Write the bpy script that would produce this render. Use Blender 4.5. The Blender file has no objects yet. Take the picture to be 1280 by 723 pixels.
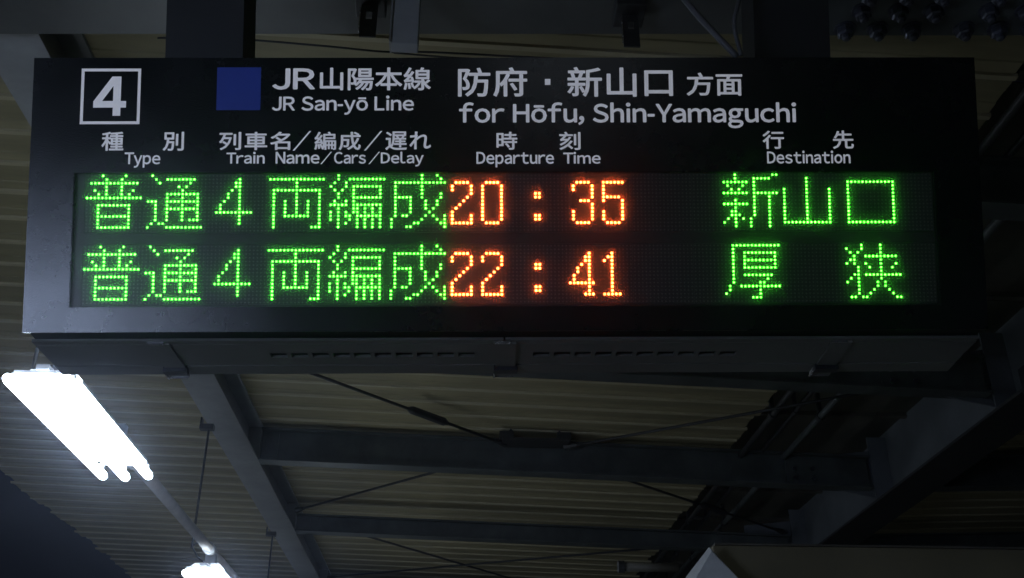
import bpy, bmesh, math, random
from mathutils import Matrix, Vector
random.seed(7)
SC = bpy.context.scene
COL = SC.collection
rad = math.radians

# ------------------------------------------------------------------ camera, world, exposure
CAM_H = 1.6
cd = bpy.data.cameras.new('camera'); cam = bpy.data.objects.new('camera', cd); COL.objects.link(cam)
cd.sensor_width = 36.0; cd.lens = 36.0; cd.clip_start = 0.05; cd.clip_end = 500.0
cam.location = (0, 0, CAM_H); cam.rotation_euler = (rad(90 + 27.74), 0, 0)
SC.camera = cam
w = bpy.data.worlds.new("World"); SC.world = w; w.use_nodes = True
wb = w.node_tree.nodes['Background']
wb.inputs[0].default_value = (0.35, 0.42, 1.0, 1); wb.inputs[1].default_value = 0.003   # town glow on a night sky
SC.view_settings.view_transform = 'Standard'
SC.view_settings.look = 'None'
SC.view_settings.exposure = 0.0
SC.view_settings.gamma = 1.0
SC.cycles.use_denoising = True
SC.cycles.sample_clamp_indirect = 4.0
SC.cycles.max_bounces = 6

# ------------------------------------------------------------------ materials
def mat(name, col, rough=0.6, metal=0.0, var=0.25, scale=6.0, bump=0.0, bscale=60.0, spec=0.5, streak=None, dirt=None):
    m = bpy.data.materials.new(name); m.use_nodes = True
    nt = m.node_tree; b = nt.nodes['Principled BSDF']
    b.inputs['Roughness'].default_value = rough; b.inputs['Metallic'].default_value = metal
    b.inputs['Specular IOR Level'].default_value = spec
    tc = nt.nodes.new('ShaderNodeTexCoord')
    mp = nt.nodes.new('ShaderNodeMapping'); nt.links.new(tc.outputs['Object'], mp.inputs[0])
    if streak: mp.inputs['Scale'].default_value = streak
    n = nt.nodes.new('ShaderNodeTexNoise'); n.inputs['Scale'].default_value = scale
    n.inputs['Detail'].default_value = 8.0; n.inputs['Roughness'].default_value = 0.65
    nt.links.new(mp.outputs[0], n.inputs['Vector'])
    r = nt.nodes.new('ShaderNodeValToRGB')
    r.color_ramp.elements[0].position = 0.3; r.color_ramp.elements[1].position = 0.72
    lo = [c * (1 - var) for c in col]; hi = [min(1, c * (1 + var)) for c in col]
    if dirt: lo = list(dirt)
    r.color_ramp.elements[0].color = (*lo, 1); r.color_ramp.elements[1].color = (*hi, 1)
    nt.links.new(n.outputs['Fac'], r.inputs[0]); nt.links.new(r.outputs[0], b.inputs['Base Color'])
    rr = nt.nodes.new('ShaderNodeMapRange'); rr.inputs['To Min'].default_value = max(0.02, rough - 0.12); rr.inputs['To Max'].default_value = min(1, rough + 0.12)
    nt.links.new(n.outputs['Fac'], rr.inputs['Value']); nt.links.new(rr.outputs[0], b.inputs['Roughness'])
    if bump:
        n2 = nt.nodes.new('ShaderNodeTexNoise'); n2.inputs['Scale'].default_value = bscale; n2.inputs['Detail'].default_value = 4
        nt.links.new(tc.outputs['Object'], n2.inputs['Vector'])
        bp = nt.nodes.new('ShaderNodeBump'); bp.inputs['Strength'].default_value = bump; bp.inputs['Distance'].default_value = 0.002
        nt.links.new(n2.outputs['Fac'], bp.inputs['Height']); nt.links.new(bp.outputs[0], b.inputs['Normal'])
    return m

def emit(name, col, strength):
    m = bpy.data.materials.new(name); m.use_nodes = True
    nt = m.node_tree; b = nt.nodes['Principled BSDF']
    b.inputs['Base Color'].default_value = (0.6, 0.6, 0.6, 1)
    b.inputs['Emission Color'].default_value = (*col, 1); b.inputs['Emission Strength'].default_value = strength
    return m

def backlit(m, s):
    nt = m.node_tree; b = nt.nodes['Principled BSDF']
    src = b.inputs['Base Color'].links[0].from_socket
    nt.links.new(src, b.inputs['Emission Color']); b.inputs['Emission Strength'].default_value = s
M = dict(
    deck=mat('deck_cream_paint', (0.27, 0.235, 0.13), 0.6, var=0.2, scale=2.2, streak=(0.5, 3, 4), dirt=(0.17, 0.15, 0.085), bump=0.2, bscale=25),
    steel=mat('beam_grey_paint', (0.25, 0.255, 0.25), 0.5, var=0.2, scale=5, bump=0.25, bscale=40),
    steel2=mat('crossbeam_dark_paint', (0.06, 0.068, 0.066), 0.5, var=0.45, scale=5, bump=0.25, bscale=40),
    valley=mat('valley_beam_blue_grey_paint', (0.12, 0.13, 0.14), 0.5, var=0.3, scale=2.5, bump=0.25, bscale=40),
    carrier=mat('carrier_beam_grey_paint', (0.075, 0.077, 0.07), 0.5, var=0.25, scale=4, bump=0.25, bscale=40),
    post=mat('post_black_paint', (0.008, 0.008, 0.009), 0.6, var=0.3, scale=8),
    rod=mat('brace_rod_dark_steel', (0.035, 0.035, 0.035), 0.5, metal=0.3, var=0.4, scale=20),
    zinc=mat('galvanised_steel', (0.30, 0.31, 0.32), 0.42, metal=0.6, var=0.3, scale=30),
    bolt=mat('bolt_dark_steel', (0.09, 0.095, 0.12), 0.35, metal=0.6, var=0.4, scale=30),
    face=mat('sign_face_black_satin', (0.0045, 0.005, 0.006), 0.27, var=0.2, scale=3, spec=0.5, bump=0.12, bscale=300),
    shell=mat('sign_housing_black', (0.008, 0.0085, 0.009), 0.5, var=0.3, scale=3),
    under=mat('sign_underside_grey_paint', (0.10, 0.10, 0.09), 0.5, var=0.2, scale=4, bump=0.1, bscale=200),
    module=mat('led_module_black_plastic', (0.013, 0.0125, 0.0125), 0.5, var=0.15, scale=60),
    dead=mat('unlit_led_lens', (0.065, 0.06, 0.057), 0.3, var=0.2, scale=200),
    lip=mat('deck_rib_pale', (0.38, 0.335, 0.21), 0.45, var=0.12, scale=6),
    valley_shade=mat('valley_flange_painted_shade', (0.022, 0.022, 0.022), 0.6, var=0.3, scale=5),  # shade of the unlit underside put into the flange colour
    socket=mat('lamp_socket_grey', (0.25, 0.26, 0.28), 0.5, var=0.1, scale=20),
    ink=mat('print_grey_white', (0.72, 0.73, 0.78), 0.6, var=0.07, scale=30),
    blue=mat('print_royal_blue', (0.010, 0.036, 0.30), 0.5, var=0.1, scale=12),
    chrome=mat('latch_bright_steel', (0.5, 0.5, 0.52), 0.25, metal=0.9, var=0.2, scale=40),
    latch=mat('latch_dark_plastic', (0.02, 0.02, 0.025), 0.4, var=0.2, scale=20),
    white=mat('lamp_white_enamel', (0.75, 0.76, 0.78), 0.35, var=0.08, scale=12),
    pvc=mat('conduit_grey_paint', (0.45, 0.43, 0.40), 0.35, var=0.15, scale=14),
    conc=mat('platform_concrete', (0.24, 0.23, 0.21), 0.85, var=0.25, scale=2.5, bump=0.5, bscale=30),
    gut=mat('gutter_brown_sheet', (0.085, 0.078, 0.06), 0.6, var=0.4, scale=2.0),
    brown=mat('panel_olive_brown_paint', (0.16, 0.14, 0.085), 0.55, var=0.15, scale=2.5, bump=0.2, bscale=50),
    cover=mat('cover_pale_sheet_metal', (0.66, 0.68, 0.70), 0.45, var=0.15, scale=14, bump=0.2, bscale=60),
    ballast=mat('track_ballast', (0.13, 0.11, 0.09), 0.95, var=0.5, scale=25, bump=1.0, bscale=20),
    cable=mat('cable_black_rubber', (0.015, 0.015, 0.015), 0.6, var=0.2, scale=20),
    cable_grey=mat('cable_grey_sheath', (0.08, 0.08, 0.085), 0.5, var=0.2, scale=20),
    vlight=emit('added_vending_light', (0.55, 0.68, 1.0), 20.0),
    tube=emit('fluorescent_tube_glow', (0.74, 0.86, 1.0), 38.0),
    green=emit('led_green_glow', (0.070, 1.0, 0.028), 19.0),
    green_lens=emit('led_green_halo', (0.05, 1.0, 0.006), 0.45),  # bloom between lit LEDs put into the collar's own glow
    amber_lens=emit('led_amber_halo', (1.0, 0.22, 0.010), 1.7),
    amber=emit('led_amber_glow', (1.0, 0.115, 0.017), 36.0),
)

backlit(M['ink'], 0.27)      # header treated as faintly backlit: emission added to letters and line colour
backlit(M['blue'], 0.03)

# cover pane before the LED lamps: clear, diffusion added for a bloom halo, soft sheen
pm = bpy.data.materials.new('bloom_cover_pane'); pm.use_nodes = True; nt = pm.node_tree; nt.nodes.clear()
po = nt.nodes.new('ShaderNodeOutputMaterial'); tr = nt.nodes.new('ShaderNodeBsdfTransparent'); tl = nt.nodes.new('ShaderNodeBsdfTranslucent')
tl.inputs['Color'].default_value = (1, 1, 1, 1)
gl = nt.nodes.new('ShaderNodeBsdfGlossy'); gl.inputs['Roughness'].default_value = 0.33
m1 = nt.nodes.new('ShaderNodeMixShader'); m1.inputs[0].default_value = 0.042
m2 = nt.nodes.new('ShaderNodeMixShader'); m2.inputs[0].default_value = 0.008
nt.links.new(tr.outputs[0], m1.inputs[1]); nt.links.new(tl.outputs[0], m1.inputs[2])
nt.links.new(m1.outputs[0], m2.inputs[1]); nt.links.new(gl.outputs[0], m2.inputs[2]); nt.links.new(m2.outputs[0], po.inputs[0])
M['pane'] = pm
# no two LEDs are equally bright
for k_, s_ in (('green', 19.0), ('amber', 36.0)):
    nt = M[k_].node_tree; b = nt.nodes['Principled BSDF']
    tc = nt.nodes.new('ShaderNodeTexCoord'); sn = nt.nodes.new('ShaderNodeVectorMath'); sn.operation = 'SNAP'; sn.inputs[1].default_value = (0.00804, 0.00791, 1.0)
    wn = nt.nodes.new('ShaderNodeTexWhiteNoise'); mr = nt.nodes.new('ShaderNodeMapRange')
    mr.inputs['To Min'].default_value = s_*0.55; mr.inputs['To Max'].default_value = s_*1.35
    nt.links.new(tc.outputs['Object'], sn.inputs[0]); nt.links.new(sn.outputs[0], wn.inputs['Vector'])
    nt.links.new(wn.outputs['Value'], mr.inputs['Value']); nt.links.new(mr.outputs[0], b.inputs['Emission Strength'])

# ------------------------------------------------------------------ helpers
def tag(o, label=None, cat=None, group=None, kind=None):
    if label: o['label'] = label
    if cat: o['category'] = cat
    if group: o['group'] = group
    if kind: o['kind'] = kind
    return o

def mesh_obj(name, bm, m, parent=None, matrix=None, smooth=False):
    bmesh.ops.recalc_face_normals(bm, faces=bm.faces)
    me = bpy.data.meshes.new(name); bm.to_mesh(me); bm.free()
    me.materials.append(m)
    if smooth:
        for p in me.polygons: p.use_smooth = True
    o = bpy.data.objects.new(name, me); COL.objects.link(o)
    if parent: o.parent = parent
    if matrix is not None: o.matrix_local = matrix
    return o

def box(bm, x0, x1, y0, y1, z0, z1, bevel=0.0):
    vs = [bm.verts.new((x, y, z)) for x in (x0, x1) for y in (y0, y1) for z in (z0, z1)]
    for f in ((0,1,3,2),(4,6,7,5),(0,4,5,1),(2,3,7,6),(0,2,6,4),(1,5,7,3)):
        bm.faces.new([vs[i] for i in f])
    if bevel:
        es = {e for v in vs for e in v.link_edges}
        bmesh.ops.bevel(bm, geom=list(es), offset=bevel, segments=2, affect='EDGES', profile=0.6)
    return vs

def prism(bm, pts0, pts1):
    a = [bm.verts.new(p) for p in pts0]; b = [bm.verts.new(p) for p in pts1]; n = len(a)
    bm.faces.new(a); bm.faces.new(b[::-1])
    for i in range(n): bm.faces.new((a[i], b[i], b[(i+1) % n], a[(i+1) % n]))

def tube(bm, pts, r, seg=8, caps=True):
    rings = []
    pts = [Vector(p) for p in pts]
    for i, p in enumerate(pts):
        d = (pts[min(i+1, len(pts)-1)] - pts[max(i-1, 0)]).normalized()
        up = Vector((0, 0, 1)) if abs(d.z) < 0.9 else Vector((1, 0, 0))
        a = d.cross(up).normalized(); b = d.cross(a)
        rr = r[i] if isinstance(r, (list, tuple)) else r
        rings.append([bm.verts.new(p + a*math.cos(2*math.pi*k/seg)*rr + b*math.sin(2*math.pi*k/seg)*rr) for k in range(seg)])
    for q in range(len(rings)-1):
        for k in range(seg):
            bm.faces.new((rings[q][k], rings[q][(k+1) % seg], rings[q+1][(k+1) % seg], rings[q+1][k]))
    if caps: bm.faces.new(rings[0]); bm.faces.new(rings[-1][::-1])

def dup(root, matrix=None, label=None):
    r = root.copy(); COL.objects.link(r)
    if matrix is not None: r.matrix_world = matrix
    if label: r['label'] = label
    for ch in root.children:
        c = ch.copy(); COL.objects.link(c); c.parent = r
        for g in ch.children:
            d = g.copy(); COL.objects.link(d); d.parent = c
    return r

# structure frame: u across the platform (right), v along it (away), h above the eye; the roof falls to a valley at VAL
PSI = rad(3.2)
VAL = 2.95
SL = math.tan(rad(1.7))
def S(u): return -SL*u if u <= VAL else -SL*VAL + SL*(u - VAL)
def W(u, v, h=0.0):
    return Vector((u*math.cos(PSI) - v*math.sin(PSI), u*math.sin(PSI) + v*math.cos(PSI), CAM_H + h))
def frame(u, v, h=0.0):
    return Matrix.Translation(W(u, v, h)) @ Matrix.Rotation(PSI, 4, 'Z')
def root(name, u, v, h, label, cat, group=None):
    o = bpy.data.objects.new(name, None); COL.objects.link(o); o.empty_display_size = 0.1
    o.matrix_world = frame(u, v, h); return tag(o, label, cat, group)

# ------------------------------------------------------------------ the setting underfoot and the sky line
bm = bmesh.new(); box(bm, -300, 300, -300, 300, -1.35, -1.2)
tag(mesh_obj('ground', bm, M['ballast'], matrix=Matrix.Rotation(PSI, 4, 'Z')), kind='structure')
bm = bmesh.new(); box(bm, -3.1, 9.0, -30, 60, -1.19, 0.0, 0.02)
tag(mesh_obj('platform', bm, M['conc'], matrix=Matrix.Rotation(PSI, 4, 'Z')), kind='structure')

# ------------------------------------------------------------------ roof: folded-plate bays, one object per bay
DECK = 2.47
PITCH = 0.232
def roof(name, u0, u1, v0, v1, label):
    t = root(name, u0, v0, 0, label, 'roof')
    bm = bmesh.new()
    prof = [(0.024, 0), (0.09, 0), (0.095, 0.004), (0.16, 0.004), (0.165, 0), (PITCH-0.008, 0)]
    th = 0.004
    for (a, ha), (b, hb) in zip(prof[:-1], prof[1:]):
        q = []
        for uu in (u0, u1):
            z = DECK + S(uu)
            q.append([(uu - u0, a, z + ha), (uu - u0, b, z + hb), (uu - u0, b, z + hb + th), (uu - u0, a, z + ha + th)])
        prism(bm, q[0], q[1])
    # down-turned seam rib in a paler colour between two bays, with its sloping near side
    n0 = len(bm.faces)
    for pr in ([(-0.004, -0.010), (0.020, -0.010), (0.024, 0.004), (-0.008, 0.004)],):
        prism(bm, [(0, a, b + DECK + S(u0)) for a, b in pr], [(u1-u0, a, b + DECK + S(u1)) for a, b in pr])
    bm.faces.ensure_lookup_table()
    for f in bm.faces[n0:]: f.material_index = 1
    first = mesh_obj('roof_panel', bm, M['deck'], t); first.data.materials.append(M['lip'])
    n = int((v1 - v0)/PITCH)
    for i in range(1, n):
        c = first.copy(); COL.objects.link(c); c.parent = t; c.location = (random.choice((-0.02, 0, 0.02)) + random.uniform(-0.012, 0.012), i*PITCH, 0)
    return t
roof('canopy_roof', -3.72, 1.98, -6.0, 19.0, 'cream folded steel canopy roof above the departure board, left of the valley')
roof('canopy_roof', 3.35, 9.0, -6.0, 19.0, 'cream folded steel canopy roof to the right of the valley beam')

# gutter between the two roof slopes
t = root('valley_gutter', 2.05, -6, 2.62, 'dark brown sheet gutter between the two roof slopes', 'gutter')
bm = bmesh.new()
box(bm, 0, 1.35, 0.006, 0.894, 0.0, 0.006); box(bm, -0.01, 0.0, 0.006, 0.894, -0.02, 0.16)
box(bm, 0.02, 1.16, 0.80, 0.84, -0.03, -0.001)
g0 = mesh_obj('gutter_panel', bm, M['gut'], t, Matrix.Translation((0, 0, S(2.8))))
for i in range(1, 27):
    c = g0.copy(); COL.objects.link(c); c.parent = t; c.location = (0, i*0.9, S(2.8))

# ------------------------------------------------------------------ steelwork
def ibeam_u(bm, u0, u1, v, h0, h1, bf, tf=0.012, tw=0.010):
    """I section running across the platform, following the fall of the roof"""
    for (a, b, c, d) in ((v-bf/2, v+bf/2, h0, h0+tf), (v-bf/2, v+bf/2, h1-tf, h1), (v-tw/2, v+tw/2, h0+tf, h1-tf)):
        prism(bm, [(u0, a, c+S(u0)), (u0, b, c+S(u0)), (u0, b, d+S(u0)), (u0, a, d+S(u0))],
                  [(u1, a, c+S(u1)), (u1, b, c+S(u1)), (u1, b, d+S(u1)), (u1, a, d+S(u1))])
def ibeam_v(bm, u, v0, v1, h0, h1, bf, tf=0.014, tw=0.010):
    box(bm, u-bf/2, u+bf/2, v0, v1, h0, h0+tf); box(bm, u-bf/2, u+bf/2, v0, v1, h1-tf, h1)
    box(bm, u-tw/2, u+tw/2, v0, v1, h0+tf, h1-tf)

UL = -1.47       # left longitudinal beam
UR = 3.10        # valley beam
t = root('roof_girder', UL, -5, 2.2, 'grey steel girder running away under the roof beside the strip lamps', 'beam')
bm = bmesh.new(); ibeam_v(bm, 0, 0, 23, S(UL), S(UL)+0.265, 0.20); mesh_obj('girder_beam', bm, M['steel'], t)
for v in (5.14, 6.92, 8.83, 11.4):
    for s in (-1, 1):
        bm = bmesh.new()
        box(bm, min(s*0.006, s*0.094), max(s*0.006, s*0.094), v+5-0.005, v+5+0.005, S(UL)+0.016, S(UL)+0.249)
        mesh_obj('stiffener_plate', bm, M['steel'], t)
t = root('valley_girder', UR, -5, 2.05, 'deep blue-grey steel girder under the roof valley at right', 'beam')
hv = S(VAL)+0.06
bm = bmesh.new(); box(bm, -0.006, 0.006, 0, 23, hv+0.018, hv+0.522); mesh_obj('girder_web', bm, M['valley'], t)
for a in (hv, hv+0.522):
    bm = bmesh.new(); box(bm, -0.15, 0.15, 0, 23, a, a+0.018); mesh_obj('girder_flange', bm, M['valley_shade'], t)
for v in (3.3, 5.14, 6.92, 8.83, 11.4):
    for s in (-1, 1):
        bm = bmesh.new(); box(bm, min(s*0.007, s*0.142), max(s*0.007, s*0.142), v+5-0.006, v+5+0.006, hv+0.02, hv+0.48)
        mesh_obj('stiffener_plate', bm, M['valley'], t)
    # gusset where the cross beam meets the web: sloped haunch plate
    bm = bmesh.new()
    prism(bm, [(-0.55, v+5.03, hv+0.13), (-0.012, v+5.03, hv+0.02), (-0.012, v+5.03, hv+0.40), (-0.55, v+5.03, hv+0.34)],
              [(-0.55, v+5.042, hv+0.13), (-0.012, v+5.042, hv+0.02), (-0.012, v+5.042, hv+0.40), (-0.55, v+5.042, hv+0.34)])
    mesh_obj('gusset_plate', bm, M['valley'], t)

LBL = {3.3: 'grey steel cross beam directly behind the departure board',
       5.14: 'grey steel cross beam just below the underside of the departure board',
       6.92: 'dark steel cross beam carrying the rod bracket, second below the board',
       8.83: 'thin dark steel cross beam, lowest in the picture above the olive panel',
       11.4: 'far dark cross beam below the others'}
for v, hh in ((3.3, 0.225), (5.14, 0.225), (6.92, 0.235), (8.83, 0.15), (11.4, 0.15)):
    for side, (a, b) in enumerate(((UL+0.105, VAL-0.02), (UR+0.16, 9.0))):
        lab = LBL[v] if side == 0 else LBL[v].split(' steel')[0] + ' steel cross beam right of the valley girder, ' + {3.3:'nearest', 5.14:'second', 6.92:'third', 8.83:'fourth', 11.4:'farthest'}[v] + ' one'
        t = root('cross_beam', 0, v, 2.2, lab, 'beam', 'cross beams under the canopy roof')
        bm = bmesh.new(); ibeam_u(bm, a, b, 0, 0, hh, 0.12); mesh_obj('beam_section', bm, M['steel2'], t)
        bm = bmesh.new()
        e = a if side == 0 else a + 0.01
        box(bm, e+0.01, e+0.12, -0.018, -0.007, 0.03+S(e), hh-0.03+S(e)); mesh_obj('end_cleat', bm, M['steel2'], t)
        if side == 0:
            bm = bmesh.new(); box(bm, VAL-0.62, VAL-0.03, -0.02, -0.007, 0.03+S(VAL), hh-0.03+S(VAL)); mesh_obj('end_cleat', bm, M['steel2'], t)
            for k in range(4):
                bm = bmesh.new()
                uu = VAL - 0.56 + 0.13*(k % 2); zz = 0.07 + 0.07*(k//2) + S(VAL)
                if zz > hh - 0.04 + S(VAL): continue
                tube(bm, [(uu, -0.034, zz), (uu, -0.0205, zz)], 0.016, 6); mesh_obj('bolt', bm, M['bolt'], t)

# near beam from which the board hangs, with a bolted splice at its right
t = bpy.data.objects.new('board_carrier_beam', None); COL.objects.link(t); t.location = (0, 2.34, CAM_H + 2.185)
tag(t, 'broad dark steel beam overhead from which the departure board hangs, bolted splice at right', 'beam')
bm = bmesh.new(); box(bm, -3.4, 4.6, -0.11, 0.11, 0, 0.014); box(bm, -3.4, 4.6, -0.11, 0.11, 0.235, 0.249); box(bm, -3.4, 4.6, -0.006, 0.006, 0.014, 0.235)
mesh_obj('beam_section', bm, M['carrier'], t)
bm = bmesh.new(); box(bm, 0.86, 2.05, -0.109, 0.100, -0.015, -0.001); mesh_obj('splice_plate', bm, M['steel2'], t)
def bolt_bm(r=0.026, h=0.030):
    bm = bmesh.new()
    tube(bm, [(0, 0, 0), (0, 0, -0.005)], r*1.25, 14)
    tube(bm, [(0, 0, -0.005), (0, 0, -h*0.85), (0, 0, -h)], [r, r, r*0.8], 6)
    tube(bm, [(0, 0, -h), (0, 0, -h-0.012), (0, 0, -h-0.016)], [r*0.5, r*0.5, r*0.3], 10)
    return bm
b0 = None
for row, (vv, us) in enumerate(((0.068, (1.02, 1.12, 1.225, 1.385, 1.49, 1.59, 1.69)), (-0.012, (1.05, 1.16, 1.265, 1.43, 1.54, 1.65)), (-0.082, (1.05, 1.16, 1.265, 1.43, 1.54)))):
    for uu in us:
        mt = Matrix.Translation((uu, vv, -0.015)) @ Matrix.Rotation(random.uniform(0, 1), 4, 'Z')
        if b0 is None: b0 = mesh_obj('bolt', bolt_bm(), M['bolt'], t, mt)
        else:
            c = b0.copy(); COL.objects.link(c); c.parent = t; c.matrix_local = mt

# ------------------------------------------------------------------ pipes beside the gutter
def pipe(name, u, h, r, v0, v1, m, label, cat='pipe', clampm='rod', group=None):
    t = root(name, u, v0, h, label, cat, group)
    bm = bmesh.new(); tube(bm, [(0, 0, 0), (0, v1-v0, 0)], r, 12); mesh_obj('pipe_run', bm, M[m], t, smooth=True)
    v = 0.7; c0 = None
    while v < v1 - v0:
        if c0 is None:
            bm = bmesh.new(); tube(bm, [(0, -0.02, 0), (0, 0.02, 0)], r*1.35, 12)
            box(bm, -0.012, 0.012, -0.015, 0.015, r, 0.16)
            c0 = mesh_obj('pipe_clamp', bm, M[clampm], t, Matrix.Translation((0, v, 0)))
        else:
            c = c0.copy(); COL.objects.link(c); c.parent = t; c.location = (0, v, 0)
        v += 1.3
    return t
pipe('service_pipe', 2.33, 2.35+S(2.3)+0.06, 0.022, -5, 18, 'steel2', 'thicker grey pipe running along the valley gutter', group='service pipes along the gutter')
pipe('service_pipe', 2.02, 2.35+S(2.1)+0.06, 0.021, -5, 18, 'rod', 'thinner dark pipe under the ends of the roof ribs', group='service pipes along the gutter')
pipe('service_pipe', 2.17, 2.38+S(2.2)+0.06, 0.016, -5, 18, 'rod', 'thin dark conduit between the two larger gutter pipes', group='service pipes along the gutter')

# ------------------------------------------------------------------ brace rods in the roof plane
def brace(p, q, label, tb=None, r=0.0105):
    p = (p[0], p[1], p[2]+S(p[0])); q = (q[0], q[1], q[2]+S(q[0]))
    t = root('brace_rod', p[0], p[1], p[2], label, 'brace rod', 'brace rods under the canopy roof')
    d = Vector(q) - Vector(p)
    bm = bmesh.new(); tube(bm, [(0, 0, 0), d], r, 8); mesh_obj('rod', bm, M['rod'], t, smooth=True)
    for f0 in (0.0, 1.0):
        bm = bmesh.new(); c = d*f0; e = d.normalized()*0.10*(1 if f0 == 0 else -1)
        tube(bm, [c, c + e], [0.026, 0.014], 8); mesh_obj('rod_end', bm, M['rod'], t)
    if tb:
        c = d*tb; e = d.normalized()*0.17
        bm = bmesh.new(); tube(bm, [c - e, c - e*0.8, c + e*0.8, c + e], [0.014, 0.028, 0.028, 0.014], 8)
        mesh_obj('turnbuckle', bm, M['rod'], t)
HB = 2.37
brace((-1.36, 5.25, HB), (0.33, 6.80, HB), 'dark brace rod with a turnbuckle, left of the bracket on the cross beam', 0.69)
brace((2.85, 5.25, HB), (0.75, 6.80, HB), 'dark brace rod sloping up right from the bracket on the cross beam')
brace((-1.36, 8.75, HB), (0.30, 7.02, HB), 'dark brace rod behind the bracket beam, at left by the girder')
brace((2.85, 8.75, HB), (0.72, 7.02, HB), 'dark brace rod behind the bracket beam, at right by the pipes', 0.35)
brace((-1.36, 8.95, HB), (1.35, 11.9, HB), 'lowest brace rod falling to the right behind the thin cross beam')
brace((2.85, 8.95, HB), (-1.36, 11.4, HB), 'lowest brace rod rising to the right behind the thin cross beam')
t = root('rod_bracket', 0.54, 6.78, HB+0.035+S(.54), 'dark bolted bracket joining the brace rods on top of the cross beam', 'bracket')
bm = bmesh.new(); box(bm, -0.23, 0.23, -0.09, 0.07, -0.035, -0.015); mesh_obj('base_plate', bm, M['rod'], t)
for s in (-1, 1):
    bm = bmesh.new(); box(bm, s*0.20-0.05, s*0.20+0.05, -0.05, 0.03, -0.0145, 0.045, 0.006); mesh_obj('clevis', bm, M['rod'], t)
    bm = bmesh.new(); tube(bm, [(s*0.17, -0.01, 0.0455), (s*0.17, -0.01, 0.068)], 0.02, 6); mesh_obj('bolt', bm, M['rod'], t)

# ------------------------------------------------------------------ strip lamps on their conduit
UP = -1.41
t = root('lamp_conduit', UP, 3.4, 1.42, 'pale grey conduit that carries the row of strip lamps at left', 'conduit')
bm = bmesh.new(); tube(bm, [(0, 0, 0), (0, 13, 0)], 0.027, 14); mesh_obj('conduit_pipe', bm, M['pvc'], t, smooth=True)
for v in (3.46, 6.0, 7.9, 9.0):
    bm = bmesh.new(); tube(bm, [(0, v-3.4-0.035, 0), (0, v-3.4+0.035, 0)], 0.034, 14); mesh_obj('coupling', bm, M['white'], t, smooth=True)
for i, v in enumerate((3.55, 6.2, 8.85, 11.5)):
    t = root('hanger_rod', -1.56, v, 1.45, 'thin dark hanger rod from the girder to the lamp conduit, ' + ('nearest, behind the board', 'just above the second lamp', 'right of the second lamp', 'farthest one')[i], 'hanger rod', 'hanger rods of the lamp conduit')
    top = 2.2 + S(-1.52) - 1.45
    bm = bmesh.new(); tube(bm, [(0, 0, 0.02), (0, 0, top-0.03)], 0.0075, 8); mesh_obj('rod', bm, M['rod'], t, smooth=True)
    bm = bmesh.new(); box(bm, -0.045, 0.03, -0.025, 0.025, top-0.035, top-0.002); box(bm, -0.055, -0.0455, -0.025, 0.025, top-0.035, top+0.04)
    mesh_obj('beam_clamp', bm, M['rod'], t)
    bm = bmesh.new(); tube(bm, [(0, 0, 0.03), (0.02, 0, 0.05), (0.08, 0, 0.05), (0.13, 0, 0.0), (0.14, 0, -0.06), (0.10, 0, -0.075), (0.04, 0, -0.03), (0, 0, 0.03)], 0.0055, 6)
    mesh_obj('hook', bm, M['rod'], t)

def lamp(u, v, label, h=1.26, L=1.2):
    t = root('strip_lamp', u, v, h, label, 'lamp', 'fluorescent strip lamps in a row')
    bm = bmesh.new()
    a, b = 0.11, L-0.11
    prism(bm, [(q[0], a, q[1]) for q in ((-0.07, 0.075), (-0.104, 0.040), (-0.104, 0.030), (0.104, 0.030), (0.104, 0.040), (0.07, 0.075))],
              [(q[0], b, q[1]) for q in ((-0.07, 0.075), (-0.104, 0.040), (-0.104, 0.030), (0.104, 0.030), (0.104, 0.040), (0.07, 0.075))])
    mesh_obj('reflector', bm, M['white'], t)
    for v2 in (0.2, L-0.2):
        bm = bmesh.new(); box(bm, -0.03, 0.03, v2-0.02, v2+0.02, 0.076, 0.150); mesh_obj('mount', bm, M['white'], t)
    for du, dh in ((-0.090, 0.0), (0.0, -0.004), (0.090, 0.004)):
        bm = bmesh.new(); tube(bm, [(du, -0.006, dh), (du, 0.002, dh), (du, 0.02, dh), (du, L-0.02, dh), (du, L-0.004, dh), (du, L+0.004, dh)], [0.008, 0.014, 0.0175, 0.0175, 0.014, 0.008], 14)
        mesh_obj('fluorescent_tube', bm, M['tube'], t, smooth=True)
        for q in (0.045, L-0.065):
            bm = bmesh.new(); box(bm, du-0.010, du+0.010, q, q+0.018, dh+0.0176, 0.0345); mesh_obj('lamp_socket', bm, M['socket'], t)
    for q in (0.042, L-0.068):
        bm = bmesh.new(); box(bm, -0.092, 0.092, q, q+0.024, 0.035, 0.043); mesh_obj('end_bracket', bm, M['socket'], t)
    bm = bmesh.new(); box(bm, -0.02, 0.02, 0.03, L-0.03, 0.0435, 0.060); mesh_obj('spine', bm, M['socket'], t)
    return t
lamp(UP+0.072, 3.08, 'large blazing strip lamp below the left end of the board', L=1.04)
lamp(UP, 5.88, 'small far strip lamp at the bottom left of the picture')
lamp(UP, 8.86, 'strip lamp beyond the far lamp, third of the row')
lamp(0.35, -2.35, 'strip lamp added unseen behind the viewer to light the board face', h=1.35)  # lamp out of view, added to brighten the board face
t = root('lamp_chain', 0.35, -1.75, 1.45, 'pair of thin rods hanging the added lamp behind the viewer', 'hanger rod')
for q in (-0.4, 0.4):
    bm = bmesh.new(); tube(bm, [(0, q, 0.05), (0, q, 1.0)], 0.006, 6); mesh_obj('rod', bm, M['rod'], t)

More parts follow.
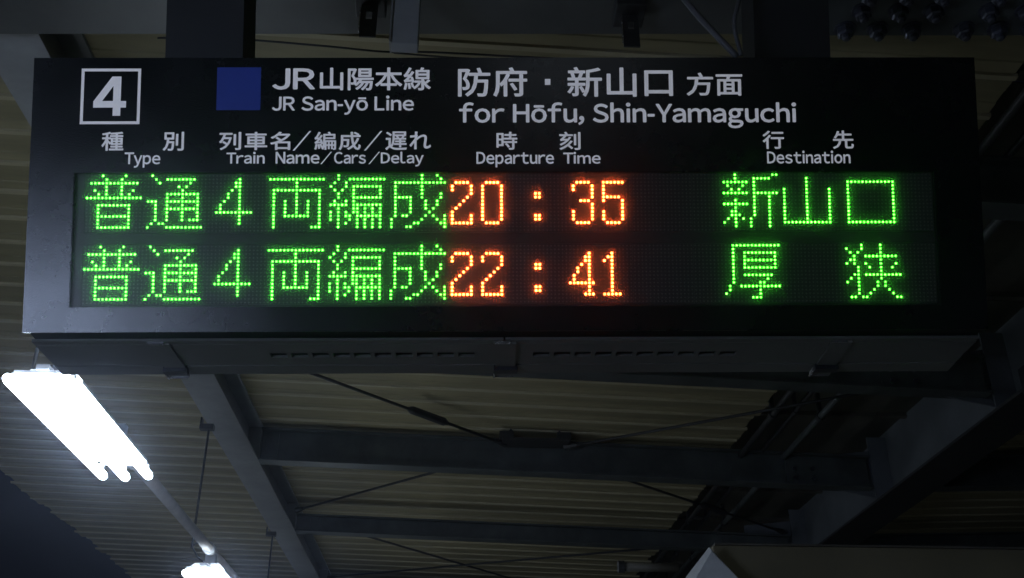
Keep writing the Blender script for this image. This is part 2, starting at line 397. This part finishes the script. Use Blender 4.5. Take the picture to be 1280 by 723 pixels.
# ------------------------------------------------------------------ the departure board
# face plane pose (tilted down towards the reader); local x right, y up the face, z out of it
SM = Matrix(((0.99992, -0.00441, 0.01149, -0.0019), (0.00902, -0.37288, -0.92784, 1.8581), (0.00838, 0.92787, -0.37281, 2.6995), (0, 0, 0, 1)))
sign = bpy.data.objects.new('departure_board', None); COL.objects.link(sign); sign.matrix_world = SM
tag(sign, 'long black train departure board with green and amber LED text hanging under the roof', 'departure board')
X0, X1, Y0, Y1 = -1.016, 1.001, -0.1965, 0.3905
WX0, WX1, WY0, WY1 = -0.920, 0.902, -0.1445, 0.1405
BY, BZ = -0.3729, -0.9279            # one metre horizontally back, in face coordinates
DB, DT = 0.214, 0.432
def back(y, s, down=0.0):            # point s behind height y, dropped by down
    return (y + BY*s - 0.9279*down, BZ*s + 0.3728*down)
def P3(x, yz): return (x, yz[0], yz[1])

bm = bmesh.new()                     # housing behind the face: front leaning, underside level, rear upright
pf = [(Y0+0.003, -0.0145), (Y1-0.003, -0.0145), back(Y1-0.003, DT), back(Y0+0.003, DB)]
prism(bm, [P3(X0+0.004, p) for p in pf], [P3(X1-0.004, p) for p in pf])
bmesh.ops.bevel(bm, geom=list(bm.edges), offset=0.003, segments=2, affect='EDGES')
mesh_obj('housing', bm, M['shell'], sign)
def face_part(name, x0, x1, y0, y1, z0=-0.014, z1=0.0, m='face', bv=0.0012, label=None):
    bm = bmesh.new(); box(bm, x0, x1, y0, y1, z0, z1, bv); o = mesh_obj(name, bm, M[m], sign)
    if label: o['label'] = label
    return o
# one pressed front frame with the LED window cut out of it
bm = bmesh.new()
def ring(z):
    o_ = [bm.verts.new((x, y, z)) for x, y in ((X0, Y0), (X1, Y0), (X1, Y1), (X0, Y1))]
    i_ = [bm.verts.new((x, y, z)) for x, y in ((WX0, WY0), (WX1, WY0), (WX1, WY1), (WX0, WY1))]
    return o_, i_
of, inf = ring(0.0); ob, inb = ring(-0.0140)
for k in range(4):
    k2 = (k+1) % 4
    bm.faces.new((of[k], of[k2], inf[k2], inf[k])); bm.faces.new((ob[k], inb[k], inb[k2], ob[k2]))
    bm.faces.new((of[k], ob[k], ob[k2], of[k2])); bm.faces.new((inf[k], inf[k2], inb[k2], inb[k]))
es = [e for e in bm.edges if all(abs(v.co.z) < 1e-6 for v in e.verts) and not (any(v in of for v in e.verts) and any(v in inf for v in e.verts))]
bmesh.ops.bevel(bm, geom=es, offset=0.0015, segments=2, affect='EDGES')
mesh_obj('front_frame', bm, M['face'], sign)

# LED matrix: 14 x 2 modules of 16 x 16 lamps
PX = 0.008; PYR = 0.008*0.98419; R2 = 19.24
def dot(panel, col, row):            # the lamps sit 10 mm behind the face, so their raster is a touch wider
    return (-0.023 + ((col - 111.5)*PX + 0.023)*1.0046, -0.327 + (-((row + R2*panel) - 17)*PYR + 0.327)*1.0046)
ZL = -0.0105
for pnl in (0, 1):
    for k in range(14):
        xa = dot(pnl, 16*k, 0)[0] - PX/2; ya = dot(pnl, 0, 15)[1] - PYR/2; yb = dot(pnl, 0, 0)[1] + PYR/2
        face_part('led_module', xa+0.0001, xa+16*PX*1.0046-0.0001, ya, yb, -0.0143, ZL, 'module', 0.0002)
face_part('divider_strip', WX0+0.0005, WX1-0.0005, dot(1, 0, 0)[1]+PYR/2+0.001, dot(0, 0, 15)[1]-PYR/2-0.001, -0.0143, -0.0110, 'module', 0.0004)
for x0, x1 in ((WX0+0.0005, dot(0, 0, 0)[0]-PX/2-0.0005), (dot(0, 223, 0)[0]+PX/2+0.0005, WX1-0.0005)):
    face_part('window_backing', x0, x1, WY0+0.0005, WY1-0.0005, -0.0143, -0.0112, 'module', 0.0004)

G = {}   # glyphs as (row, columns) runs on the 16 x 16 cell
def glyph(ch, spec):
    s = set()
    for part in spec.split(';'):
        rows, cols = part.split(':')
        rr = []
        for q in rows.split(','):
            a, *b = q.split('-'); rr += list(range(int(a), int(b[0] if b else a)+1))
        for q in cols.split(','):
            a, *b = q.split('-')
            for r in rr:
                for c in range(int(a), int(b[0] if b else a)+1): s.add((c, r))
    G[ch] = sorted(s)
glyph('普', '0:4,10;1:5,9;2:1-13;3:5,9;4:2,5,9,12;5:3,5,9,11;6:0-14;8,11,14:3-11;9,10,12,13:3,11')
glyph('通', '0:1;1:2,5-12;2:3,11;3:8,10;4:9;5:5-13;6:5,9,13;7:0-2,5-13;8:2,5,9,13;9:2,5-13;10,11:2,5,9,13;12:2,5,9,11-13;13:1,3,4;14:0,5-14')
glyph('４', '1-13:8;2,3:7;4:6;5,6:5;7:4;8,9:3;10:2-11')
glyph('両', '1:0-14;2,3:7;4:1-13;5-6:1,7,13;7-10:1,4,7,10,13;11:1,4-10,13;12,13:1,13;14:1,11-13')
glyph('編', '0:2;1:2,5-14;2:1,4;3:0,4,6-13;4:1,3,6,13;5:2,6,13;6:2,6-13;7:1,4,6;8:0-4,6-13;9:2,6,7,9,11,13;10:0,2,4,6,7,9,11,13;11:0,2,4,5,7-13;12:0,2,5,7,9,11,13;13:2,4,7,9,11,13;14:2,7,9,11,13')
glyph('成', '0:8,12;1:8,13;2:1-14;3,4:1,8;5:1,8,13;6:1-5,8,13;7,8:1,5,9,12;9:1,5,9,11;10:1,5,10;11:1,3,4,9,11,14;12:0,8,12,14;13:0,6,7,13,14;14:0,4,5,14')
glyph('新', '0:3,13,14;1:3,8-12;2:0-6,8;3:1,5,8;4:2,4,8;5:0-6,8-14;6:8,12;7:3,8,12;8:0-6,8,12;9:3,8,12;10:2,3,8,12;11:2-4,8,12;12:1,3,5,7,12;13:0,3,7,12;14:3,7,12')
glyph('山', '1-3:6;4-12:0,6,12;13:0-12')
glyph('口', '2,13:1-13;3-12:1,13')
glyph('厚', '0:2-14;1:2;2,4,6:2,5-13;3,5:2,5,13;7:2;8:2,5-12;9:2,11;10:2,9,10;11:1,4-14;12:1,9;13:0,9;14:7-9')
glyph('狭', '0:4,9;1:0,4,9;2:1,3,9;3:2,5-13;4:1,2,9;5:0,2,5,9,13;6:3,6,9,12;7:3,9;8:2,3,5-14;9:1,3,9;10:0,3,8,10;11:3,8,10;12:3,7,11;13:3,6,12;14:1,2,4,5,13,14')
glyph('2', '2:1-4;3,4:0,5;5:5;6:4;7:3;8:2;9:1;10:0;11,12:0,5;13:0-5')
glyph('0', '2,13:1-4;3-12:0,5')
glyph(':', '5,6,11,12:6,7')
glyph('3', '2,13:1-4;3,4:0,5;5,6:5;7:2-4;8,9:5;10-12:0,5')
glyph('5', '2:0-5;3-5:0;6:0-4;7:0,5;8,9:5;10-12:0,5;13:1-4')
glyph('4', '2:5;3,4:4,5;5:3,5;6,7:2,5;8,9:1,5;10:0-6;11,12:5;13:4-6')
glyph('1', '2:2;3:1,2;4:0,2;5-12:2;13:0-4')
TEXT = [
    (0, 0, '普', 'green'), (0, 16, '通', 'green'), (0, 32, '４', 'green'), (0, 48, '両', 'green'), (0, 64, '編', 'green'), (0, 80, '成', 'green'),
    (0, 96, '2', 'amber'), (0, 104, '0', 'amber'), (0, 112, ':', 'amber'), (0, 128, '3', 'amber'), (0, 136, '5', 'amber'),
    (0, 168, '新', 'green'), (0, 184, '山', 'green'), (0, 200, '口', 'green'),
    (1, 0, '普', 'green'), (1, 16, '通', 'green'), (1, 32, '４', 'green'), (1, 48, '両', 'green'), (1, 64, '編', 'green'), (1, 80, '成', 'green'),
    (1, 96, '2', 'amber'), (1, 104, '2', 'amber'), (1, 112, ':', 'amber'), (1, 127, '4', 'amber'), (1, 136, '1', 'amber'),
    (1, 168, '厚', 'green'), (1, 200, '狭', 'green'),
]
def dome(vl, fl, x, y, z, r, h, seg=8, rings=2):
    base = len(vl)
    for j in range(rings):
        a = j/rings*math.pi/2
        for k in range(seg):
            t_ = 2*math.pi*k/seg
            vl.append((x + r*math.cos(a)*math.cos(t_), y + r*math.cos(a)*math.sin(t_), z + h*math.sin(a)))
    vl.append((x, y, z + h))
    for j in range(rings-1):
        for k in range(seg):
            k2 = (k+1) % seg
            fl.append((base+j*seg+k, base+j*seg+k2, base+(j+1)*seg+k2, base+(j+1)*seg+k))
    top = len(vl)-1; o = base+(rings-1)*seg
    for k in range(seg): fl.append((o+k, o+(k+1) % seg, top))
def dome_obj(name, pts, m, r, h, seg, rings):
    vl, fl = [], []
    for x, y in pts: dome(vl, fl, x, y, ZL-0.0002, r, h, seg, rings)
    nf = len(fl)
    if m + '_lens' in M:                       # tinted glowing collar added round each lit chip as its bloom halo
        for x, y in pts: dome(vl, fl, x, y, ZL-0.0002, 0.0037 if m == 'green' else 0.0043, 0.0007, 10, 1)
    me = bpy.data.meshes.new(name); me.from_pydata(vl, [], fl); me.materials.append(M[m])
    if m + '_lens' in M:
        me.materials.append(M[m + '_lens'])
        for p in me.polygons[nf:]: p.material_index = 1
    for p in me.polygons: p.use_smooth = True
    o = bpy.data.objects.new(name, me); COL.objects.link(o); o.parent = sign
    return o
lit = set()
for pnl, base, ch, colr in TEXT:
    pts = []
    for c, r in G[ch]:
        lit.add((pnl, base+c, r)); pts.append(dot(pnl, base+c, r))
    o = dome_obj('led_character', pts, colr, 0.00215 if colr == 'green' else 0.0028, 0.0018, 10, 2)
    o['label'] = ('green' if colr == 'green' else 'amber') + ' lit LED dots forming ' + (ch if ch != ':' else 'a colon')
off = [dot(p, c, r) for p in (0, 1) for c in range(224) for r in range(16) if (p, c, r) not in lit]
o = dome_obj('unlit_leds', off, 'dead', 0.0024, 0.0012, 6, 1); tag(o, kind='stuff')

face_part('cover_pane', WX0+0.0003, WX1-0.0003, WY0+0.0003, WY1-0.0003, -0.0042, -0.0032, 'pane', 0)

# printed lettering: flat ink on the header panel
ZI = 0.0005
def text(body, x0, y0, x1, y1, bold=0.0, space=1.0, name='printed_lettering', m='ink'):
    """glyph outlines filled flat; heavier weight by laying shifted layers of ink 0.03 mm apart"""
    cu = bpy.data.curves.new(name, 'FONT'); cu.body = body; cu.space_character = space; cu.resolution_u = 3
    tmp = bpy.data.objects.new('tmp', cu); COL.objects.link(tmp)
    dg = bpy.context.evaluated_depsgraph_get()
    me = bpy.data.meshes.new_from_object(tmp.evaluated_get(dg))
    bpy.data.objects.remove(tmp)
    co = [(v.co.x, v.co.y) for v in me.vertices]; fs = [tuple(p.vertices) for p in me.polygons]
    xs = [c[0] for c in co]; ys = [c[1] for c in co]
    ax, bx, ay, by = min(xs)-bold, max(xs)+bold, min(ys)-bold, max(ys)+bold
    vl, fl = [], []
    for n, (dx, dy) in enumerate(((0, 0), (1, 0), (-1, 0), (0, 1), (0, -1), (.7, .7), (-.7, .7), (.7, -.7), (-.7, -.7))):
        b = len(vl)
        vl += [(x0 + (x+dx*bold-ax)/(bx-ax)*(x1-x0), y0 + (y+dy*bold-ay)/(by-ay)*(y1-y0), ZI + n*0.00003) for x, y in co]
        fl += [tuple(b+i for i in f) for f in fs]
    me2 = bpy.data.meshes.new(name); me2.from_pydata(vl, [], fl); me2.materials.append(M[m])
    bpy.data.meshes.remove(me)
    o = bpy.data.objects.new(name, me2); COL.objects.link(o); o.parent = sign; o['label'] = 'grey-white printed ' + body
    return o
def glyph_mesh(ch):
    cu = bpy.data.curves.new('g', 'FONT'); cu.body = ch; cu.resolution_u = 3
    tmp = bpy.data.objects.new('tmp', cu); COL.objects.link(tmp)
    me = bpy.data.meshes.new_from_object(tmp.evaluated_get(bpy.context.evaluated_depsgraph_get()))
    bpy.data.objects.remove(tmp)
    co = [(v.co.x, v.co.y) for v in me.vertices]; fs = [tuple(p.vertices) for p in me.polygons]
    bpy.data.meshes.remove(me)
    x0 = min(c[0] for c in co)
    return [(x-x0, y) for x, y in co], fs, max(c[0] for c in co) - x0
GC = {}
def latin(body, x0, y0, x1, y1, bold=0.021, gap=0.120):
    """proportional setting of full-width Latin forms (a humanist sans), fitted to its box"""
    co, fl, cur = [], [], 0.0
    prev = ' '
    for ch in body:
        if ch == ' ': cur += 0.25; prev = ' '; continue
        base = {'ō': 'o', '-': '-'}.get(ch, ch)
        if ch == '-': g = ([(0, 0.24), (0.24, 0.24), (0.24, 0.315), (0, 0.315)], [(0, 1, 2, 3)], 0.24)
        else:
            if base not in GC: GC[base] = glyph_mesh(chr(ord(base) + 0xFEE0))
            g = GC[base]
        kern = 0.0
        if ch in 'yvTYf,-' : kern -= 0.035
        if prev in 'yvTYfr': kern -= 0.035
        if prev == 'T' or prev == 'Y': kern -= 0.03
        if ch in 'ocegaōS' : kern -= 0.012
        if prev in 'ocegōSD': kern -= 0.012
        if prev == ' ': kern = 0
        cur += kern; b = len(co)
        co += [(x+cur, y) for x, y in g[0]]; fl += [tuple(b+i for i in f) for f in g[1]]
        if ch == 'ō':
            b = len(co); w_ = g[2]; top = max(y for x, y in g[0])
            co += [(cur+w_*0.18, top+0.07), (cur+w_*0.82, top+0.07), (cur+w_*0.82, top+0.13), (cur+w_*0.18, top+0.13)]; fl.append((b, b+1, b+2, b+3))
        cur += g[2] + gap; prev = ch
    xs = [c[0] for c in co]; ys = [c[1] for c in co]
    ax, bx, ay, by = min(xs)-bold, max(xs)+bold, min(ys)-bold, max(ys)+bold
    V, F = [], []
    for n, (dx, dy) in enumerate(((0, 0), (1, 0), (-1, 0), (0, 1), (0, -1), (.7, .7), (-.7, .7), (.7, -.7), (-.7, -.7))):
        b = len(V)
        V += [(x0 + (x+dx*bold-ax)/(bx-ax)*(x1-x0), y0 + (y+dy*bold-ay)/(by-ay)*(y1-y0), ZI + n*0.00003) for x, y in co]
        F += [tuple(b+i for i in f) for f in fl]
    me = bpy.data.meshes.new('printed_lettering'); me.from_pydata(V, [], F); me.materials.append(M['ink'])
    o = bpy.data.objects.new('printed_lettering', me); COL.objects.link(o); o.parent = sign; o['label'] = 'grey-white printed ' + body
    return o
def quad(name, pts, m, lab=None):
    me = bpy.data.meshes.new(name); me.from_pydata([(x, y, ZI) for x, y in pts], [], [tuple(range(len(pts)))]); me.materials.append(M[m])
    o = bpy.data.objects.new(name, me); COL.objects.link(o); o.parent = sign
    if lab: o['label'] = lab
BK = 0.016
def four(px, py): return (-0.8863 + (px-390)/162*0.0694, 0.3488 - (py-143)/197*0.0855)
me = bpy.data.meshes.new('printed_lettering'); vl, fl = [], []
for n, pl in enumerate((((487, 143), (525, 143), (525, 340), (487, 340)), ((390, 266), (552, 266), (552, 299), (390, 299)), ((390, 268), (480, 143), (525, 143), (500, 172), (432, 268)))):
    b = len(vl); vl += [(*four(*q), ZI + n*0.00004) for q in pl]; fl.append(tuple(range(b, b+len(pl))))
me.from_pydata(vl, [], fl); me.materials.append(M['ink'])
o = bpy.data.objects.new('printed_lettering', me); COL.objects.link(o); o.parent = sign; o['label'] = 'grey-white printed 4, the platform number'
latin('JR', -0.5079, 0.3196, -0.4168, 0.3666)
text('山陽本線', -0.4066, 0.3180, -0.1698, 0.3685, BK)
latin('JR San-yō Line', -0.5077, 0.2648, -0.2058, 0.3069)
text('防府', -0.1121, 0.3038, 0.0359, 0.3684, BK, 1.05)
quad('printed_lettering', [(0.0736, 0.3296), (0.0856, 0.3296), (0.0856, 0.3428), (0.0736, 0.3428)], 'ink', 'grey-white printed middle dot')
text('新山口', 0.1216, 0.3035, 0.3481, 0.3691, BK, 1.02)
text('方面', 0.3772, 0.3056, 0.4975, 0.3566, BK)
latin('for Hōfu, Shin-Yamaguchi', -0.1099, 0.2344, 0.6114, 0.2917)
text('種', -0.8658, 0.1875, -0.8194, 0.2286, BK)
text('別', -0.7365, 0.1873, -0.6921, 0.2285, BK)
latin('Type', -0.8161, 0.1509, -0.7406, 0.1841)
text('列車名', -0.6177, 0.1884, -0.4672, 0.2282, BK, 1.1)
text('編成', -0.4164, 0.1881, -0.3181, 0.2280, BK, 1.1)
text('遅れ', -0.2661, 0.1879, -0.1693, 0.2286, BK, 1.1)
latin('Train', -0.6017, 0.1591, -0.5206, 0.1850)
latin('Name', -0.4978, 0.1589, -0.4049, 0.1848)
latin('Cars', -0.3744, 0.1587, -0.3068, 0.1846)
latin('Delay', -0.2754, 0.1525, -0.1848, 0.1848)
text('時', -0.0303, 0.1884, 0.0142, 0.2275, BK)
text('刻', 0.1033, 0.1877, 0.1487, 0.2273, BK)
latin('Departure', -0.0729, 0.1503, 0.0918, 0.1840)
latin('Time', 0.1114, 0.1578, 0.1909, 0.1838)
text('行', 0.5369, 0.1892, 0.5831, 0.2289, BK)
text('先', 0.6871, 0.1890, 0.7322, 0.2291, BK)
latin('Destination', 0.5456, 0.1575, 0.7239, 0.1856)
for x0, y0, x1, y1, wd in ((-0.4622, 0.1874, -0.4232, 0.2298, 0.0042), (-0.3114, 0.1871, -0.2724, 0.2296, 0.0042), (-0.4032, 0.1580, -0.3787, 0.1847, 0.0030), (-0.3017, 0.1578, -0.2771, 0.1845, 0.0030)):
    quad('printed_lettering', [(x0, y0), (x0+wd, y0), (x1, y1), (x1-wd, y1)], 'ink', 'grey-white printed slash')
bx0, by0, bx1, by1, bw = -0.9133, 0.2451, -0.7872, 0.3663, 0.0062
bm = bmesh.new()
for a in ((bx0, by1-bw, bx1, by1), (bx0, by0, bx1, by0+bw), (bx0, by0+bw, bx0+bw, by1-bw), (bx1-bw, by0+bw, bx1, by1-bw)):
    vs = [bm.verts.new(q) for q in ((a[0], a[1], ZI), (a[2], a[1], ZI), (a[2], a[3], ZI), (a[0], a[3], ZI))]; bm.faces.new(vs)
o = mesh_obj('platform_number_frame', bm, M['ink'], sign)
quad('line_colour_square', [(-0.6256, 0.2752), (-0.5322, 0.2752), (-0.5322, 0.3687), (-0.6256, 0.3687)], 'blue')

# underside: grey service cover with seams, rows of vent slots and latches
def under_box(bm, x0, x1, s0, s1, d0, d1):
    a = [P3(x0, back(Y0, s0, d0)), P3(x0, back(Y0, s1, d0)), P3(x0, back(Y0, s1, d1)), P3(x0, back(Y0, s0, d1))]
    b = [P3(x1, back(Y0, s0, d0)), P3(x1, back(Y0, s1, d0)), P3(x1, back(Y0, s1, d1)), P3(x1, back(Y0, s0, d1))]
    prism(bm, a, b)
slots = [(0.048 + 0.0453*k, 0.048 + 0.0453*k + 0.036) for k in range(10)] + [(-0.523 + 0.0453*k, -0.523 + 0.0453*k + 0.036) for k in range(10)]
slots.sort()
for xa, xb in ((X0+0.006, -0.0165), (-0.0125, X1-0.006)):
    bm = bmesh.new()
    under_box(bm, xa, xb, 0.036, 0.052, -0.002, 0.004)
    under_box(bm, xa, xb, 0.0545, 0.100, -0.002, 0.004)
    under_box(bm, xa, xb, 0.123, 0.163, -0.002, 0.004)
    ss = [s for s in slots if xa < s[0] < xb]
    cur = xa
    for s0, s1 in ss:
        under_box(bm, cur, s0, 0.100, 0.123, -0.002, 0.004); cur = s1
    under_box(bm, cur, xb, 0.100, 0.123, -0.002, 0.004)
    mesh_obj('service_cover', bm, M['under'], sign)
bm = bmesh.new(); under_box(bm, X0+0.006, X1-0.006, 0.1655, 0.212, -0.002, 0.005); mesh_obj('rear_rail', bm, M['under'], sign)
for xc in (-0.745, -0.012, 0.705):
    bm = bmesh.new(); under_box(bm, xc-0.022, xc+0.022, 0.045, 0.165, 0.0042, 0.009); lt = mesh_obj('latch', bm, M['under'], sign)
    bm = bmesh.new(); under_box(bm, xc-0.026, xc+0.026, 0.166, 0.186, 0.0055, 0.018); mesh_obj('latch_grip', bm, M['latch'], lt)
    bm = bmesh.new(); under_box(bm, xc-0.026, xc+0.020, 0.1865, 0.214, 0.0055, 0.012); mesh_obj('latch_plate', bm, M['under'], lt)
    bm = bmesh.new(); under_box(bm, xc-0.0275, xc-0.0245, 0.187, 0.215, 0.0122, 0.0165)
    under_box(bm, xc-0.024, xc+0.018, 0.2125, 0.215, 0.0122, 0.0145); mesh_obj('latch_edge', bm, M['chrome'], lt)
    bm = bmesh.new(); under_box(bm, xc-0.024, xc+0.010, 0.041, 0.0445, 0.0045, 0.010); mesh_obj('latch_hinge', bm, M['chrome'], lt)
# hanger posts, square to the tilted board
for xa, xb in ((-0.789, -0.612), (0.566, 0.741)):
    bm = bmesh.new()
    for a in ((xa, xb, -0.165, -0.155), (xa, xa+0.010, -0.26, -0.1655), (xb-0.010, xb, -0.26, -0.1655), (xa, xb, -0.27, -0.2605)):
        box(bm, a[0], a[1], 0.275, 1.62, a[2], a[3])
    mesh_obj('hanger_post', bm, M['post'], sign)

# ------------------------------------------------------------------ small things above the board
t = root('hanging_stub', -0.17, 2.16, 1.885, 'short grey steel channel stub hanging in front of the overhead beam', 'steel stub')
bm = bmesh.new(); box(bm, -0.036, 0.036, -0.02, 0.02, -0.02, 0.50, 0.003); mesh_obj('channel', bm, M['steel'], t)
bm = bmesh.new(); box(bm, -0.041, -0.0365, -0.026, 0.022, -0.02, 0.50); mesh_obj('channel_lip', bm, M['zinc'], t)
for i, (u, lab) in enumerate(((-0.29, 'small dark beam clamp beside the hanging stub'), (0.48, 'small dark beam clamp over the middle of the board'))):
    t = root('beam_clamp', u, 2.30, 2.185, lab, 'clamp', 'beam clamps above the board')
    bm = bmesh.new(); box(bm, -0.045, 0.045, -0.05, 0.05, -0.045, -0.003, 0.004); mesh_obj('clamp_body', bm, M['rod'], t)
    bm = bmesh.new()
    for q in ((-0.024, 0.024, -0.165, -0.10), (-0.024, 0.024, -0.072, -0.046), (-0.024, -0.009, -0.10, -0.072), (0.009, 0.024, -0.10, -0.072)):
        box(bm, q[0], q[1], -0.006, 0.0, q[2], q[3])
    mesh_obj('eye_plate', bm, M['rod'], t)
    bm = bmesh.new(); box(bm, -0.0275, -0.0245, -0.010, 0.0, -0.15, -0.06); mesh_obj('plate_edge', bm, M['chrome'], t)
def cable(name, pts, r, label, m='cable', cat='cable', group=None):
    a = Vector(pts[0]); t = root(name, a[0], a[1], a[2], label, cat, group)
    # Catmull-Rom through the given points
    P_ = [Vector(p) - a for p in pts]; P_ = [2*P_[0]-P_[1]] + P_ + [2*P_[-1]-P_[-2]]
    out = []
    for i in range(1, len(P_)-2):
        for k in range(6):
            s = k/6; p0, p1, p2, p3 = P_[i-1:i+3]
            out.append(0.5*((2*p1) + (p2-p0)*s + (2*p0-5*p1+4*p2-p3)*s*s + (3*p1-p0-3*p2+p3)*s**3))
    out.append(P_[-2])
    bm = bmesh.new(); tube(bm, out, r, 7); mesh_obj('cable_run', bm, M[m], t, smooth=True)
    return t
cable('messenger_cable', [(-0.92, 2.40, 2.075), (-0.75, 2.40, 2.085), (-0.45, 2.40, 2.07), (-0.25, 2.40, 2.055), (-0.10, 2.40, 2.06), (0.2, 2.40, 2.055), (0.48, 2.40, 2.055), (0.75, 2.40, 2.07), (0.95, 2.40, 2.06)], 0.0032, 'thin black cable strung above the whole length of the board', group='cables strung above the board')
cable('messenger_cable', [(-0.22, 2.40, 2.052), (-0.05, 2.40, 2.043), (0.15, 2.40, 2.041), (0.36, 2.40, 2.046)], 0.0028, 'second thin black cable doubling the one above the board centre', group='cables strung above the board')
cable('loose_conduit', [(0.43, 1.72, 1.90), (0.46, 1.72, 1.72), (0.502, 1.72, 1.63), (0.546, 1.72, 1.56), (0.592, 1.725, 1.50)], 0.0075, 'grey flexible conduit curving down to the right hanger post', 'cable_grey')
cable('loose_conduit', [(0.66, 1.71, 1.90), (0.610, 1.71, 1.66), (0.590, 1.71, 1.58), (0.60, 1.72, 1.50)], 0.005, 'thin grey flexible conduit beside the right hanger post', 'cable_grey')

# ------------------------------------------------------------------ bottom right: back of another hanging panel, its pale pointed cover, a short pipe
t = root('olive_panel', 1.17, 4.6, 0.80, 'plain olive-brown hanging panel at the bottom right', 'panel')
bm = bmesh.new(); box(bm, 0.0, 2.6, 0, 0.22, -0.30, 0.335, 0.006); mesh_obj('panel_box', bm, M['brown'], t)
bm = bmesh.new(); box(bm, 0.01, 2.59, -0.004, 0.224, 0.336, 0.345); mesh_obj('top_edge', bm, M['gut'], t)
for q in (1.75, 2.3):
    bm = bmesh.new(); box(bm, q-0.03, q+0.03, 0.08, 0.14, 0.346, 1.30); mesh_obj('hanger_post', bm, M['post'], t)
t = root('pointed_cover', 1.115, 4.42, 0.93, 'pale grey folded metal cover with a pointed top at the bottom edge', 'cover')
bm = bmesh.new()
pts = [(0.0, 0.03, 0.16), (0.003, 0.0, 0.135), (-0.19, 0.02, -0.06), (-0.135, -0.05, -0.06), (0.165, -0.03, -0.06), (0.02, 0.16, -0.06)]
v = [bm.verts.new(p) for p in pts]
for f in ((0, 2, 3), (0, 3, 1), (1, 3, 4), (0, 1, 4), (0, 4, 5), (0, 5, 2), (2, 5, 4, 3)):
    bm.faces.new([v[k] for k in f])
mesh_obj('cover_shell', bm, M['cover'], t)
t = root('short_pipe', 0.83, 4.9, 1.10, 'short dark horizontal pipe beside the pale pointed cover', 'pipe')
bm = bmesh.new(); tube(bm, [(-0.02, 0, 0), (0.24, 0, 0)], 0.022, 12); mesh_obj('pipe_run', bm, M['gut'], t, smooth=True)
bm = bmesh.new(); tube(bm, [(-0.05, 0, 0), (-0.0205, 0, 0)], 0.029, 12); mesh_obj('pipe_cap', bm, M['rod'], t)

# ------------------------------------------------------------------ lit drinks machine added unseen behind the viewer, for the shine on the board's lower left
t = bpy.data.objects.new('added_vending_machine', None); COL.objects.link(t)
t.matrix_world = Matrix.Translation((-2.42, -1.05, 0.0)) @ Matrix.Rotation(rad(-8), 4, 'Z')
tag(t, 'white drinks vending machine added unseen behind the viewer, its lit window puts the shine on the board', 'vending machine')
bm = bmesh.new()
box(bm, -0.58, 0.58, -0.70, -0.12, 0.06, 1.83); box(bm, -0.58, -0.52, -0.1195, 0.0, 0.06, 1.83); box(bm, 0.52, 0.58, -0.1195, 0.0, 0.06, 1.83)
box(bm, -0.5195, 0.5195, -0.1195, 0.0, 1.77, 1.83); box(bm, -0.5195, 0.5195, -0.1195, 0.0, 0.06, 0.86)
mesh_obj('cabinet', bm, M['white'], t)
bm = bmesh.new(); box(bm, -0.515, 0.515, -0.119, -0.105, 0.865, 1.765); mesh_obj('lit_back_panel', bm, M['vlight'], t)
for z in (0.90, 1.19, 1.48):
    bm = bmesh.new(); box(bm, -0.515, 0.515, -0.10, -0.012, z-0.012, z); sh = mesh_obj('shelf', bm, M['white'], t)
    bm = bmesh.new(); tube(bm, [(0, 0, 0), (0, 0, 0.006), (0, 0, 0.10), (0, 0, 0.112)], [0.024, 0.028, 0.028, 0.022], 10)
    can = mesh_obj('drink_can', bm, M[{0.90: 'blue', 1.19: 'conc', 1.48: 'brown'}[z]], sh, Matrix.Translation((-0.46, -0.06, z+0.001)))
    for q in range(1, 10):
        c = can.copy(); COL.objects.link(c); c.parent = sh; c.location = (-0.46 + q*0.102, -0.06, z+0.001)
bm = bmesh.new(); box(bm, -0.40, 0.40, 0.0005, 0.012, 0.18, 0.40, 0.004); mesh_obj('pickup_flap', bm, M['shell'], t)
bm = bmesh.new(); box(bm, 0.25, 0.45, 0.0005, 0.010, 0.52, 0.80, 0.003); mesh_obj('coin_panel', bm, M['zinc'], t)
for a in (-0.45, 0.45):
    bm = bmesh.new(); box(bm, a-0.05, a+0.05, -0.65, -0.05, 0.0, 0.0595); mesh_obj('foot', bm, M['rod'], t)

# ------------------------------------------------------------------ thin mist added to stand in for lens bloom round the lamps
bm = bmesh.new(); box(bm, -320, 320, -320, 320, -2.4, 8.0)
me = bpy.data.meshes.new('bloom_haze'); bmesh.ops.recalc_face_normals(bm, faces=bm.faces); bm.to_mesh(me); bm.free()
hz = bpy.data.objects.new('bloom_haze', me); COL.objects.link(hz); tag(hz, kind='stuff')
hm = bpy.data.materials.new('bloom_mist'); hm.use_nodes = True; nt = hm.node_tree; nt.nodes.clear()
ho = nt.nodes.new('ShaderNodeOutputMaterial'); hp = nt.nodes.new('ShaderNodeVolumePrincipled')
hp.inputs['Color'].default_value = (0.66, 0.76, 1.0, 1); hp.inputs['Density'].default_value = 0.0075; hp.inputs['Anisotropy'].default_value = 0.93
nt.links.new(hp.outputs[0], ho.inputs['Volume']); me.materials.append(hm)
